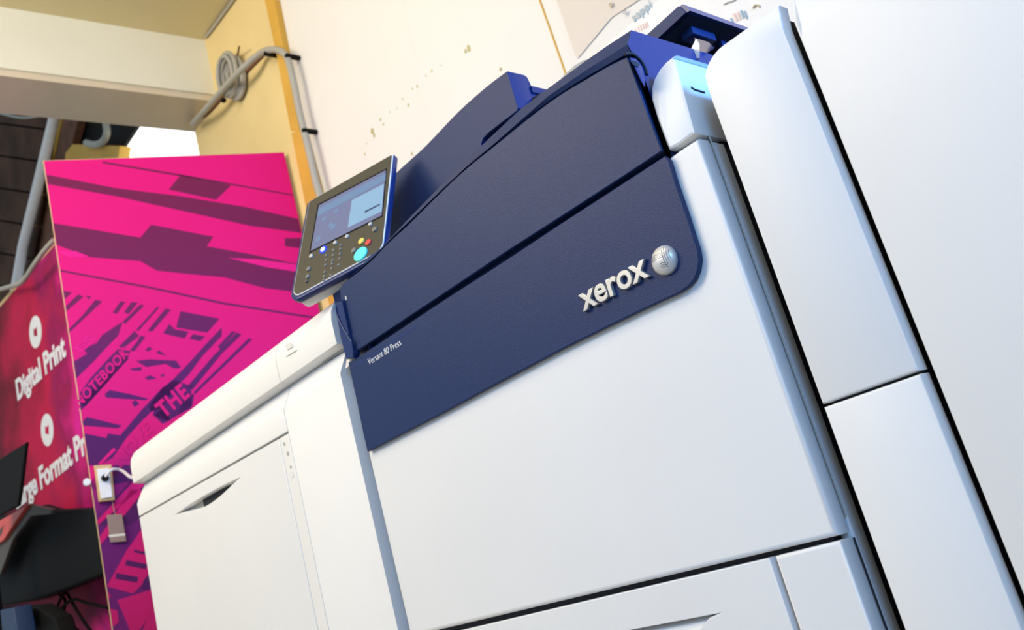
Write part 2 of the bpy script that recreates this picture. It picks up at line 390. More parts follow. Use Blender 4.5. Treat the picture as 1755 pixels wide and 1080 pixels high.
for pts in (
    [(130, 90), (215, 105), (150, 160)],
    [(265, 120), (310, 140), (150, 265), (135, 225)],
    [(330, 130), (375, 140), (350, 165)],
    [(410, 165), (468, 180), (330, 310), (190, 440), (165, 415), (300, 300)],
    [(620, 180), (662, 185), (590, 285), (555, 275)],
    [(715, 185), (768, 190), (690, 285), (650, 270)],
    [(790, 205), (822, 215), (660, 370), (640, 350)],
    [(930, 225), (945, 235), (770, 430), (752, 420)],
    [(1000, 240), (1046, 250), (890, 432), (848, 430), (900, 360)],
    [(1125, 262), (1455, 325), (1350, 442), (1090, 400)],
    [(1080, 415), (1195, 435), (1160, 492), (980, 450), (1030, 370)],
    [(1232, 455), (1335, 475), (1292, 515), (1200, 495)],
    [(640, 350), (600, 470), (500, 570), (400, 680), (225, 830), (200, 690), (340, 620), (310, 580), (420, 530), (470, 460), (560, 400)],
    [(738, 430), (778, 470), (640, 577), (608, 560)],
    [(790, 468), (832, 480), (735, 602), (700, 590), (760, 520)],
    [(750, 682), (860, 668), (1090, 678), (1130, 740), (1070, 745), (1000, 705), (840, 732)],
    [(700, 745), (800, 733), (792, 765), (720, 762)],
    [(828, 822), (868, 800), (925, 830), (850, 842)],
    [(830, 590), (860, 560), (892, 580), (850, 602)],
    [(932, 597), (950, 595), (1008, 636), (930, 620)],
    [(488, 960), (530, 925), (700, 960), (855, 1000), (830, 1012), (500, 990)],
    [(715, 1030), (745, 1010), (780, 1040), (740, 1070)],
    [(955, 800), (990, 790), (990, 810), (965, 815)],
    [(1473, 400), (1330, 550), (1205, 690), (1070, 830), (960, 920), (860, 1060), (880, 1110), (960, 1080), (1070, 920), (1200, 790), (1310, 640), (1473, 470)],
    [(1600, 440), (1400, 640), (1190, 890), (1225, 925), (1473, 620), (1640, 460)],
    [(1560, 430), (1590, 440), (1460, 580), (1440, 560)],
    [(1700, 490), (1730, 500), (1250, 960), (1235, 945)],
    [(1170, 960), (1240, 960), (1225, 1060), (1110, 1120)],
    [(640, 640), (690, 660), (420, 960), (330, 1060), (270, 1060), (420, 880)]): ink(cA, pts, 1)
for pts in (
    [(118, 345), (160, 310), (412, 372), (380, 392), (130, 372)],
    [(706, 95), (706, 190), (560, 330), (450, 450), (345, 600), (250, 655), (150, 660), (128, 430), (300, 460), (310, 428), (400, 440), (560, 250)],
    [(350, 655), (560, 650), (600, 790), (560, 1000), (480, 1080), (250, 1080), (300, 960), (470, 770), (350, 790)],
    [(640, 300), (706, 240), (760, 330), (700, 360)]): ink(cB, pts, 1)
for pts in ([(330, 0), (440, 0), (90, 425), (60, 370)], [(430, 285), (480, 500), (510, 620), (440, 710), (350, 800), (140, 745), (300, 470)],
            [(140, 780), (180, 820), (150, 850)], [(520, 830), (600, 1090), (420, 1090)], [(160, 920), (230, 930), (240, 1020), (180, 1060)], [(230, 850), (520, 760), (540, 850), (400, 1090), (330, 1090)]): ink(cC, pts, 2, F2)
ink(cB, [(350, 530), (370, 545), (260, 650), (240, 645)], 2, F2)
ink(cB, [(160, 665), (260, 660), (160, 780)], 2, F2)
ink(cB, [(500, 760), (580, 790), (240, 1080), (225, 1050)], 2, F2)
for pts in ([(300, 540), (460, 572), (450, 612), (290, 580)], [(222, 640), (392, 672), (380, 715), (215, 685)], [(360, 460), (462, 482), (455, 502), (360, 480)], [(430, 700), (480, 640), (520, 640), (500, 760), (420, 760)]): ink(cC, pts, 1, F3)
def cD(p): return (60 + p[0] * 0.315, 460 + p[1] * 0.315)
ink(cD, [(222, 690), (300, 600), (400, 490), (450, 440), (520, 450), (500, 500), (340, 680), (238, 775)], 1)
ink(cD, [(690, 650), (760, 610), (850, 640), (850, 760), (720, 830), (640, 800)], 1)
layers.append((px_text('NOTEBOOK', F3, cD((240, 760)), cD((515, 462)), cD((208, 716)), 0.0004, bold=0.035, space=1.1), 0))
layers.append((px_text('THE', F3, cD((700, 815)), cD((845, 690)), cD((645, 745)), 0.0004, bold=0.04, space=1.15), 0))
layers.append((px_text('NOVE', F3, cD((465, 1085)), cD((640, 880)), cD((425, 1030)), 0.0004, bold=0.04), 0))
layers.append((px_text('ES', F2, cA((290, 610)), cA((420, 500)), cA((220, 570)), 0.0004, bold=0.02), 2))
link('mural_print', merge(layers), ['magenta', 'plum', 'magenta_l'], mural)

# outlet on the partition
FO = FP.off(0.0016)
outlet = thing('power_outlet', 'white power outlet with cream surround screwed to the magenta panel', 'power outlet', (FP.w(*FP.px(178, 828)).x, FP.w(*FP.px(178, 828)).y, 1.1))
pxplate('surround', [(161, 798), (191, 796), (197, 857), (169, 860)], FO.off(0.018), 0.018, 'edge', outlet, 0.003)
pxplate('socket_plate', [(166, 804), (187, 802), (193, 852), (173, 855)], FO.off(0.024), 0.006, 'print_white', outlet, 0.002)
q = FO.w(*FO.px(180, 822))
tube('plug', [q + FP.n * 0.02, q + FP.n * 0.045], [0.013, 0.010], 'black', outlet)
pcd = smooth([tuple(q + FP.n * 0.045), tuple(FO.w(*FO.px(192, 810), 0.05)), tuple(FO.w(*FO.px(208, 812), 0.05)), tuple(PX(224, 818, -2.75)), tuple(PX(236, 818, -2.625))], 6)
tagth = thing('hanging_tag', 'grey card tag hanging on a string under the power outlet', 'tag', tuple(FO.w(*FO.px(200, 905))))
pxplate('card', [(183, 883), (209, 881), (217, 928), (189, 930)], FO.off(0.01), 0.006, 'tagm', tagth, 0.002)
pxplate('card_stripe', [(186, 917), (214, 914), (215, 918), (187, 921)], FO.off(0.0105), 0.0006, 'trimw', tagth)
tube('string', [FO.w(*FO.px(192, 858), 0.005), FO.w(*FO.px(197, 883), 0.008)], 0.0015, 'tagm', tagth)
q = FP.w(*FP.px(149, 828), 0.0)
t = tube('white_knob', [q, q + FP.n * 0.02], 0.012, 'print_white'); tag(t, 'small round white knob on the near edge of magenta panel', 'knob')

# ------------------------------------------------------------------ banner wall: Digital Print
bp_ = PY(90, 424, 0.30)
FB = Frame((bp_.x, bp_.y, 0), (0.99788, 0.06508, 0), (0, 0, 1))
TB = bp_.z
M['crimson'] = grad_mat('crimson_magenta_print', [(0.0, srgb(60, 10, 34)), (0.30, srgb(120, 12, 40)), (0.55, srgb(196, 16, 72)), (0.72, srgb(150, 12, 84)), (0.85, srgb(216, 20, 130)), (1.0, srgb(240, 30, 200))], (0, -0.85, 0.75), 0.45, 0.75)
banner = thing('service_sign_panel', 'crimson printed sign panel listing print services in white letters', 'sign', (bp_.x - .4, bp_.y, 0))
plate('board', [(-2.2, 0), (0.70, 0), (0.70, TB + 0.02), (-2.2, TB + 0.02)], FB.off(-0.0006), 0.014, 'edge', banner)
plate('sign_print', [(-2.2, 0.01), (0.70, 0.01), (0.70, TB), (-2.2, TB)], FB, 0.0006, 'crimson', banner)
FB1 = FB.off(0.0006)
def ring_px(cx, cy, ry):
    a = FB1.px(cx, cy - ry); b = FB1.px(cx, cy + ry); r = abs(a[1] - b[1]) / 2 * 0.96; c = FB1.px(cx, cy)
    return [(c[0] + r * math.cos(t), c[1] + r * math.sin(t)) for t in [i * math.pi / 14 for i in range(28)]], c, r
for (cx_, cy_) in ((61, 569), (81, 737)):
    lp, c_, r_ = ring_px(cx_, cy_, 31)
    d = plate('sign_roundel', lp, FB1.off(0.001), 0.001, 'print_white', banner)
    fr = FB1.off(0.0016)
    plate('icon', [(c_[0] - r_ * .3, c_[1] - r_ * .15), (c_[0] - r_ * .2, c_[1] + r_ * .3), (c_[0] + r_ * .05, c_[1] + r_ * .15), (c_[0] + r_ * .35, c_[1] + r_ * .25), (c_[0] + r_ * .2, c_[1] - r_ * .35)], fr, 0.0006, 'crimson', d)
def up(fr, p, dz):
    a = fr.px(*p); return (a[0], a[1] + dz)
def btext(s, p0_, p1_, cap, name):
    o = Vector(FB1.px(*p0_)); e = Vector(FB1.px(*p1_)); 
    me = text_mesh(s, FB1, o, e - o, Vector((0, cap)), 0.002, bold=0.035)
    return link(name, me, 'print_white', banner)
btext('Digital Print', (31, 686), (114, 608), 0.098, 'sign_lettering')
btext('Large Format Print', (29, 872), (172, 757), 0.098, 'sign_lettering')
t = tube('sagging_hose', smooth([tuple(PY(x, y, 0.22)) for x, y in ((-30, 502), (0, 496), (22, 490), (34, 486), (44, 476), (60, 452), (76, 430), (92, 412))], 5), 0.011, 'cable')
tag(t, 'pale hose sagging along the top of the crimson sign panel', 'hose')

# ------------------------------------------------------------------ desk items in front of the sign
fm = front(-0.09)
mon = thing('computer_monitor', 'black computer monitor back at the left edge before the sign', 'monitor', (PY(15, 870, -.09).x, -.06, 0.9))
pxplate('screen_housing', [(-40, 806), (0, 786), (44, 758), (34, 842), (30, 868), (0, 884), (-40, 902)], fm, 0.012, 'black', mon, 0.006)
p = PY(-20, 900, -.05); box('stand', (p.x - .05, -.077, 0.0), (p.x + .05, -.045, p.z), 'black', mon, 0.01)
pr = thing('desktop_printer', 'black office machine with orange-red flap and grey arm left of magenta panel', 'printer', (-3.75, .1, 0))
pxplate('body', [(-60, 900), (60, 868), (85, 876), (165, 872), (178, 985), (130, 1004), (60, 1030), (0, 1038), (-60, 1045)], front(0.110), 0.06, 'black', pr, 0.01)
pxplate('arm', [(-30, 990), (0, 985), (22, 925), (52, 885), (86, 882), (88, 874), (46, 864), (38, 872), (0, 930), (-30, 940)], front(0.05), 0.02, 'dgrey', pr, 0.004)
pxplate('flap', [(-30, 912), (0, 892), (46, 866), (28, 892), (6, 926), (-30, 950)], front(0.035), 0.03, 'red', pr, 0.003)
pxplate('flap_slot', [(-4, 912), (6, 900), (2, 916), (-6, 924)], front(0.034), 0.004, 'dgrey', pr)
box('pedestal', (-4.3, .11, 0), (-3.45, .18, 0.45), 'black', pr, 0.01)
t = pxplate('blue_box', [(0, 1046), (22, 1042), (30, 1090), (4, 1090)], front(-0.10), 0.06, 'bluebox', None, 0.005)
tag(t, 'small dark blue box in the bottom left corner', 'box')
for i, pts in enumerate((((75, 1052), (100, 1045), (125, 1028), (150, 1034), (185, 1042)), ((100, 1018), (112, 1030), (108, 1060), (125, 1075), (150, 1090)),
                         ((112, 1012), (125, 1035), (140, 1060), (158, 1085)), ((90, 1060), (105, 1025), (116, 1010)))):
    t = tube('power_lead', smooth([tuple(PY(x, y, 0.185 + .006 * i)) for x, y in pts], 5), 0.006, 'black', pr)
t = pxplate('black_base_unit', [(-40, 1050), (60, 1040), (92, 1060), (105, 1100), (-40, 1110)], front(-0.02), 0.06, 'black', None, 0.008)
tag(t, 'dark equipment base beneath the office machine at the bottom left', 'equipment')

# ------------------------------------------------------------------ paper feeder (left unit)
feeder = thing('paper_feeder', 'long white high-capacity paper feeder left of the navy press', 'paper feeder', (-2.05, .35, 0))
XL, XS, XR = -2.612, -1.735, -1.497
g = 0.0035
tube('power_cord', pcd, 0.005, 'white_cable', feeder)
box('body', (XL + .006, 0.03, 0.02), (XR - .004, 0.68, 1.10), 'grey_in', feeder)
plate('base_panel', [(XL, 0.05), (XR, 0.05), (XR, 0.30), (XL, 0.30)], front(0.0), 0.03, 'white', feeder, 0.003)
hx0, hx1, hz = PY(300, 882).x, PY(411, 820).x, 0.9195
hl = [(hx0 + (hx1 - hx0) * t, hz + 0.0 ) for t in [0, 1]]
crescent = [(hx0 + (hx1 - hx0) * i / 20, hz - 0.020 * math.sin(math.pi * i / 20) ** 1.2) for i in range(0, 21)]
crescent = crescent[:1] + crescent[1:]
top_line = [(hx1 - (hx1 - hx0) * i / 6, hz + 0.0006 + 0.004 * math.sin(math.pi * i / 6)) for i in range(1, 6)]
door = plate('door', [(XL, 0.305), (-1.7805, 0.305), (-1.7805, 0.9525), (XL, 0.965)], front(0.0), 0.028, 'white', feeder, 0.002, holes=[crescent + top_line])
cx = (hx0 + hx1) / 2
dish = [(x, z + 0.001) for x, z in crescent + top_line]
# dished pocket behind the crescent opening
rA = [Vector((x, 0.001, z)) for x, z in crescent + top_line]
rB = [Vector((cx + (x - cx) * .9, 0.020, z + 0.004)) for x, z in crescent + top_line]
link('handle_pocket', loft_mesh([rA, rB], cap=False), 'white', door)
pl_ = [(cx + (x - cx) * 1.0, z) for x, z in crescent + top_line]
w2 = (hx1 - hx0)
inner = [(cx - w2 * .14 , hz - .022), (cx + w2 * .26, hz - .022), (cx + w2 * .26, hz + .004), (cx - w2 * .14, hz + .004)]
plate('handle_recess', [(hx0, hz - .025), (hx1, hz - .025), (hx1, hz + .008), (hx0, hz + .008)], front(0.020), 0.004, 'grey_in', door)
plate('handle_grip', inner, front(0.0165), 0.003, 'dark_in', door)
col = plate('indicator_column', [(-1.7775, 0.305), (XS - .002, 0.305), (XS - .002, 0.952), (-1.7775, 0.9522)], front(0.0), 0.028, 'white_top', feeder, 0.0012)
for (x, y, r) in ((487.5, 761, .0035), (493.5, 777.5, .004), (498.5, 800.5, .003), (500, 813, .0075)):
    p = PY(x, y); plate('indicator', [(p.x + r * math.cos(a), p.z + r * 1.1 * math.sin(a)) for a in [i * math.pi / 8 for i in range(16)]], front(-0.001), 0.002, 'grey_in' if r < .006 else 'white', col)
def upper_prof(z0): return [(0.0, z0), (0.0, 1.006), (0.006, 1.016), (0.024, 1.046), (0.024, 1.10), (0.10, 1.10), (0.10, z0)]
link('upper_panel', profile_mesh([(0.0, 0.9695), (0.0, 1.003), (0.004, 1.012), (0.026, 1.050), (0.030, 1.056), (0.10, 1.056), (0.10, 0.9695)], XL, XS - .0012), 'white', feeder)
for v in feeder.children[-1].data.vertices:          # the gap under it slopes a little
    if abs(v.co.z - 0.9695) < 1e-4 and v.co.x > 0: v.co.z = 0.9575
cov = [(0.001, 1.063), (0.0, 1.070), (0.0, 1.112), (0.004, 1.132), (0.016, 1.150), (0.034, 1.162), (0.06, 1.168), (0.64, 1.168), (0.64, 1.07), (0.10, 1.058), (0.026, 1.0585)]
link('top_cover', profile_mesh(cov, XL - .004, -1.7265), 'white_top', feeder)
# right-hand lid, its lower edge notched by a grip
cv2 = profile_mesh(cov, -1.7245, -1.486)
lid = link('side_lid', cv2, 'white_top', feeder)
FS = front(-0.0012)
pic = [((488, 592), (497, 587), (502, 594), (492, 600)), ((490, 611), (508, 600), (508.6, 601), (490.6, 612))]
for i, pts in enumerate(pic): pxplate('pictogram', pts, FS, 0.0008, 'grey_in' if i else 'trimw', lid)
link('side_lid_grip', loft_mesh([[PY(x, y, 0.0265) for x, y in ((545, 618), (572, 597), (590, 592), (592, 600), (556, 622))], [PY(x, y, 0.0245) for x, y in ((545, 618), (572, 597), (590, 592), (592, 600), (556, 622))]]), 'grey_in', lid)
link('right_panel', profile_mesh([(0.0, 0.05), (0.0, 1.003), (0.004, 1.012), (0.026, 1.050), (0.030, 1.056), (0.10, 1.056), (0.10, 0.05)], XS + .0008, XR), 'white', feeder)

# ------------------------------------------------------------------ the press
press = thing('digital_press', 'white digital printing press with navy sloping front cover and silver lettering', 'printing press', (-1.0, .35, 0))
EL, ER = -1.466, -0.582
box('frame', (EL + .008, 0.02, 0.02), (-0.600, 0.72, 1.10), 'dark_in', press)  # dark colour paints the shade behind the panel gaps
box('side_panel', (-0.600, 0.034, 0.02), (ER, 0.062, 1.012), 'white', press, 0.003)
box('side_gap_shade_body', (-0.630, 0.063, 0.02), (ER - .004, 0.72, 1.02), 'dark_in', press, 0.003)  # near-black colour stands in for shade deep in the side gap
tube('side_seam', [PX(1184, 150, ER) , PX(1190, 154, ER), PX(1207, 159, ER)], 0.0016, 'dark_in', press)
DT, DB = 1.0115, 0.4925
# front door with rounded right edge
def rounded_plate(name, pts, y0, depth, m, parent, bev, **k): return plate(name, pts, front(y0), depth, m, parent, bev, **k)
door = plate('front_door', [(EL + .002, DB), (ER, DB), (ER, DT), (-0.612, DT), (-0.70, 1.006), (EL + .002, 1.002)], front(0.0), 0.031, 'white', press, 0.006)
# upper right corner housing
cpx = [(1146, 258), (1141, 247), (1126, 206), (1114, 170), (1109.5, 150), (1110, 132), (1116, 114), (1127, 100), (1141, 89), (1154, 81)]
tl = [(PY(x, y).x, PY(x, y).z) for x, y in cpx]
outl = tl[:-1] + [(-0.598, 1.140), (-0.588, 1.140), (ER, 1.134), (ER, 1.0195), (-0.612, 1.0175)]
def yat(z): return 0.0 if z < 1.085 else 0.018 * ((z - 1.085) / 0.055) ** 1.6
rng = []
for d, ins in ((0.0, 0.004), (0.0015, 0.0012), (0.006, 0.0), (0.032, 0.0)):
    cxm = sum(p[0] for p in outl) / len(outl); czm = sum(p[1] for p in outl) / len(outl)
    rng.append([Vector((x + (cxm - x) / max(abs(cxm - x), 1e-4) * min(ins, abs(cxm - x)), (d if d > .03 else yat(z) + d), z - (1 if z > czm else -1) * min(ins, abs(z - czm)))) for x, z in outl])
rng.append([Vector((v.x, 0.16, v.z)) for v in rng[-1]])
link('corner_housing', loft_mesh(rng), 'white', press)
tube('side_seam', [(ER + .0005, 0.031, 1.02), (ER + .0005, 0.031, 0.51)], 0.0012, 'grey_in', press)
tube('side_seam', [(ER + .0005, 0.031, 0.485), (ER + .0005, 0.031, 0.10)], 0.0012, 'dark_in', press)
# drawers below
d1 = [(EL + .002, 0.10), (-0.6815, 0.10), (-0.6815, 0.4855), (EL + .002, 0.4825)]
hz1 = 0.4335
pocket = [(-1.25, hz1), (-0.779, hz1), (-0.800, hz1 - .004), (-0.845, hz1 - .030), (-1.20, hz1 - .030)]
dr = plate('paper_drawer', d1, front(0.0), 0.03, 'white', press, 0.0015, holes=[pocket])
def pocket_mesh():
    P = [Vector((x, 0.0008, z)) for x, z in pocket]
    tb = [Vector((-1.25, 0.013, hz1)), Vector((-0.80, 0.013, hz1))]
    bm = bmesh.new(); v = [bm.verts.new(p) for p in P]; b0, b1 = [bm.verts.new(p) for p in tb]
    bm.faces.new((v[0], v[1], b1, b0)); bm.faces.new((v[1], v[2], b1)); bm.faces.new((v[2], v[3], b1)); bm.faces.new((v[3], v[4], b0, b1)); bm.faces.new((v[4], v[0], b0))
    m_ = bpy.data.meshes.new('pk'); bm.to_mesh(m_); bm.free(); return m_
link('drawer_grip', pocket_mesh(), 'white', dr)
plate('lower_side_panel', [(-0.6735, 0.10), (ER, 0.10), (ER, 0.4868), (-0.6735, 0.4858)], front(0.0), 0.031, 'white', press, 0.004)
box('plinth', (EL + .02, 0.03, 0.0), (ER - .02, 0.70, 0.10), 'dark_in', press)

# navy lower panel
FN = front(-0.010)
low = [(596.5, 621.5), (611, 613.5), (650, 588.5), (760, 515), (870, 444), (960, 384), (1040, 332), (1100, 293), (1139, 267.5), (1146, 274), (1158, 314), (1176, 366), (1188, 404), (1196, 428), (1198.5, 446), (1196, 463),
       (1190, 479), (1180, 491), (1164, 502), (1143, 511.5), (1103, 530), (1041, 560), (960, 600), (830, 669), (760, 707), (629.5, 774.5), (622, 742), (610, 682)]
npan = pxplate('nameplate_panel', low, FN, 0.009, ['navy'], press, 0.0016)
# navy front cover
cov_top = [(586, 487), (604, 473.5), (619, 462), (640, 443), (657.8, 424), (674, 408.5), (706, 379), (752, 333), (799, 289), (851, 247), (903, 204.5), (942.5, 174.5), (970, 156), (999.4, 138.5), (1042, 113.5), (1074, 98)]
cov_top = smooth(cov_top, 4)
covpx = cov_top + [(1079, 108), (1110, 194), (1134.5, 258.5), (1073.5, 299), (960, 372.5), (870, 430), (760, 503.5), (650, 576.5), (607, 604.5), (604, 597), (601, 581), (594, 550), (584.5, 514), (582, 497)]
fcov = pxplate('front_cover', covpx, FN, 0.020, ['navy'], press, 0.0014)
pxplate('cover_mark', [(1066, 128), (1068.5, 133), (1071, 137), (1069.5, 142), (1067, 137), (1065.5, 133)], front(-0.0101), 0.0006, 'navy', fcov)
pxplate('cover_mark', [(573 + 18, 507), (593, 508), (594, 514), (592, 513)], front(-0.0104), 0.0004, 'trimw', fcov)
# shoulder behind the cover: inner outline A (front) and top silhouette B (set back)
A = [(604, 472), (640, 440), (674, 405), (706, 375), (752, 330), (799, 286), (851, 243), (903, 197), (940, 164.4), (980, 137), (1015.5, 113), (1045, 95.5), (1069.5, 80.5)]
B = [(604, 471), (640, 439.5), (674, 403), (706, 369), (752, 322), (797, 277), (843, 233), (890, 189), (925, 162), (958, 138), (1000, 107), (1040, 79), (1079.5, 53.5)]
A2 = [(604, 474), (640, 443), (674, 407.5), (706, 378), (752, 332.5), (799, 288), (851, 246), (903, 202.5), (942, 172), (985, 143.5), (1018, 124), (1045, 108.5), (1073, 94.5)]
def shoulder():
    SR = -0.630
    rA0 = [PY(x, y, -0.004) for x, y in A2]
    rA = [PY(x, y, -0.007) for x, y in A]
    rB = [PY(x, y, 0.014) for x, y in B]
    for r in (rA0, rA, rB): r[-1] = Vector((SR, r[-1].y, r[-1].z))
    rC = [Vector((v.x, 0.60, v.z)) for v in rB]
    bot = lambda y: [Vector((SR, y, 1.0)), Vector((-1.44, y, 1.0))]
    rings = [r + [Vector((SR, r[0].y, 1.0)), Vector((r[0].x, r[0].y, 1.0))] for r in (rA0, rA, rB, rC)]
    # close the front a little behind the cover
    back = [Vector((v.x, 0.006, v.z - 0.003)) for v in rA0]
    rings = [[*back, Vector((SR, 0.006, 1.0)), Vector((rA0[0].x, 0.006, 1.0))]] + rings
    me = loft_mesh(rings)
    for p in me.polygons:
        if p.normal.x > 0.9: p.material_index = 1
    return me
link('shoulder_housing', shoulder(), ['navy', 'navy_s'], press)
# hinge hollow on the side: black seam arc and cobalt hub
arcpts = [(1071, 93), (1079, 91.5), (1088, 94.5), (1096, 101), (1102, 109), (1107, 119), (1109, 128)]
tube('hinge_seam', smooth([tuple(PX(x, y, -0.6285)) for x, y in arcpts], 4), 0.0022, 'dark_in', press)
link('hinge_hub', loft_mesh([[PX(x, y, -0.6290) for x, y in ((1078, 98), (1090, 100), (1100, 112), (1105, 128), (1106, 150), (1098, 140), (1086, 112))], [PX(x, y, -0.6245) for x, y in ((1080, 101), (1090, 103), (1099, 114), (1103, 128), (1104, 148), (1098, 136), (1087, 113))]]), 'navy_s', press, label='bright blue hinge hub')
link('hinge_pocket', loft_mesh([[PX(x, y, -0.6243) for x, y in ((1080, 104), (1090, 104.5), (1097, 111), (1094, 115), (1085, 111))], [PX(x, y, -0.6235) for x, y in ((1080, 104), (1090, 104.5), (1097, 111), (1094, 115), (1085, 111))]]), 'dark_in', press)

# document feeder lid (scanner top)
FA = front(0.19)
ADF_T = PX(899, 127.5, PY(869, 122, 0.19).x).y - 0.19
adf_top = [(664, 312), (671, 304), (693, 283), (729, 250.5), (773, 204), (795.5, 182), (818, 162), (840, 143.5), (862, 127), (869, 122)]
adf_top = smooth(adf_top, 3)
adf = pxplate('document_feeder', adf_top + [(878, 152), (888, 185), (885.6, 190.5), (860, 210), (838, 227), (828, 237), (824, 248), (834, 262), (700, 400), (650, 440)], FA, ADF_T, ['navy', 'navy_s'], press, 0.001)
for p in adf.data.polygons:
    if p.normal.x > 0.6: p.material_index = 1
xe = PY(869, 122, 0.19).x
pxplate('slot_shade_backing', [(700, 330), (880, 186), (925, 160), (935, 175), (834, 262), (700, 400)], front(0.235), 0.20, 'dark_in', press, 0.001)  # added dark backing; its colour stands in for shade inside the slot
adf2 = link('feeder_hinge_block', loft_mesh([[PX(x, y, xe - .004) for x, y in ((898, 129), (903, 132), (911, 148), (922, 166), (938, 180), (900, 200), (889, 186))],
             [PX(x, y, xe - .25) + Vector((0, 0.0, -.0)) if False else (PX(x, y, xe - .004) + Vector((-.25, 0, -.05))) for x, y in ((898, 129), (903, 132), (911, 148), (922, 166), (938, 180), (900, 200), (889, 186))]]), ['navy_s'], adf)
q0 = PX(910, 147, xe); q1 = PX(940, 154, xe)
link('feeder_rail', loft_mesh([[q0, q1, q1 - Vector((0, 0, .014)), q0 - Vector((0, 0, .014))], [v + Vector((-.15, 0, -.03)) for v in (q0, q1, q1 - Vector((0, 0, .014)), q0 - Vector((0, 0, .014)))]]), 'navy_s', adf)
link('original_tray', loft_mesh([[PY(x, y, .10) for x, y in ((955, 150), (965, 130), (985, 112), (1000, 103), (1012, 101), (1012, 125), (990, 150))], [PY(x, y, .14) for x, y in ((955, 150), (965, 130), (985, 112), (1000, 103), (1012, 101), (1012, 125), (990, 150))]]), 'grey_in', press, label='pale grey tray end')
# raised catch tray on top, seen from below
tr = thing('catch_tray', 'dark navy raised output tray on top of the press behind the white corner', 'tray', (-.75, .4, 1.2))
tv = [PY(1165, 11, .2), PY(1060, 106, .2), PY(1078, 114, .2), PY(1177, 22, .2)]
back = [v + Vector((0, .42, 0)) for v in tv]
link('tray_plate', loft_mesh([tv, back]), 'dark_in', tr)
rim = [v + Vector((0, -.003, 0)) for v in tv]
link('tray_front_rim', loft_mesh([rim, [v + Vector((0, .012, 0)) for v in rim]]), 'navy', tr)
bx = tv[0]
link('tray_end_rim', loft_mesh([[tv[0], tv[3], tv[3] + Vector((.006, 0, 0)), tv[0] + Vector((.006, 0, 0))], [v + Vector((0, .42, 0)) for v in (tv[0], tv[3], tv[3] + Vector((.006, 0, 0)), tv[0] + Vector((.006, 0, 0)))]]), 'navy_s', tr)
for k, (y0, y1, dx0, dx1) in enumerate(((.235, .30, .012, .035), (.27, .275, .03, .04), (.33, .50, .02, .028), (.29, .46, .05, .055))):
    z = tv[3].z - .004
    box('tray_rib', (bx.x - dx1, y0, z - .012), (bx.x - dx0, y1, z + .002), 'navy', tr, .001)
link('side_fin', loft_mesh([[PY(x, y, .16) for x, y in ((1180, 92), (1193, 66), (1199, 76), (1199, 100), (1186, 100))], [PY(x, y, .18) for x, y in ((1180, 92), (1193, 66), (1199, 76), (1199, 100), (1186, 100))]]), 'trimw', press)
link('side_fin', loft_mesh([[PY(x, y, .20) for x, y in ((1190, 65), (1214, 72), (1225, 82), (1199, 100))], [PY(x, y, .22) for x, y in ((1190, 65), (1214, 72), (1225, 82), (1199, 100))]]), 'navy_s', press)

# left lever / bracket below the touch panel
pxplate('panel_bracket', [(566, 492), (600, 462), (660, 420), (674, 412), (600, 480), (588, 492), (586, 500), (587, 513), (574, 521), (568, 499)], front(0.016), 0.03, 'navy_s', press, 0.001)
lev_o = [(574, 520), (576.5, 541), (583.5, 581), (593, 616), (605, 614.5), (607, 605), (600, 585), (594, 556), (586, 515)]
pxplate('release_lever', lev_o, front(-0.016), 0.015, 'navy_s', press, 0.002)
pxplate('lever_edge', smooth([(574.5, 524), (578, 540), (586, 558), (594, 572), (598, 580)], 4) + smooth([(602, 584), (605, 606), (603, 607), (600, 590), (596, 579), (586, 562), (577, 543), (574.5, 530)], 3), front(-0.0185), 0.003, 'navy_s', press, 0.001)
pxplate('lever_recess', [(576, 522), (586, 515), (590, 535), (598, 572), (588, 556), (580, 540)], front(-0.0165), 0.001, 'navy_s', press)
p = PY(600, 616, -.004)
# strip between feeder and press
pxplate('bridge_strip', [(594, 616), (600, 617), (597, 628), (592, 632)], front(0.002), 0.006, 'white_top', press)

# logo lettering and ball
FX = front(-0.0102); FXp = front(-0.0160)
o = Vector(FXp.px(999, 535)); e = Vector(FXp.px(1114.5, 476))
X_H = 0.0272
me = text_mesh('xerox', FX, (o.x, 0.3290 + 0.55), (e.x - o.x, 0.0), (0, X_H * 1.36), 0.0060, bold=0.014, bevel=0.012)
zc = FXp.px(1001, 535)[1]
zz = [v.co.z for v in me.vertices]; dz = (zc + .0005) - min(zz)
for v in me.vertices: v.co.z += dz
finish(me, 40); logo = link('logo_lettering', me, 'chrome', npan)
me = px_text('Versant 80 Press', FX, (632.5, 625.5), (688.5, 593), (627, 613), 0.0006, bold=0.004)
o = Vector(FX.px(632.5, 626)); e = Vector(FX.px(688.5, 592.5))
bpy.data.meshes.remove(me)
me = text_mesh('Versant 80 Press', FX, o, (e.x - o.x, 0.0), (0, 0.0128), 0.0006, bold=-0.008)
link('model_lettering', me, 'print_white', npan)
pxplate('model_label', [(611, 629), (612, 622), (660, 592), (712, 557), (712.5, 562)], front(-0.01015), 0.0003, 'navy_s', npan)
bc = PY(1139, 446.5, -0.012); BR = 0.0200
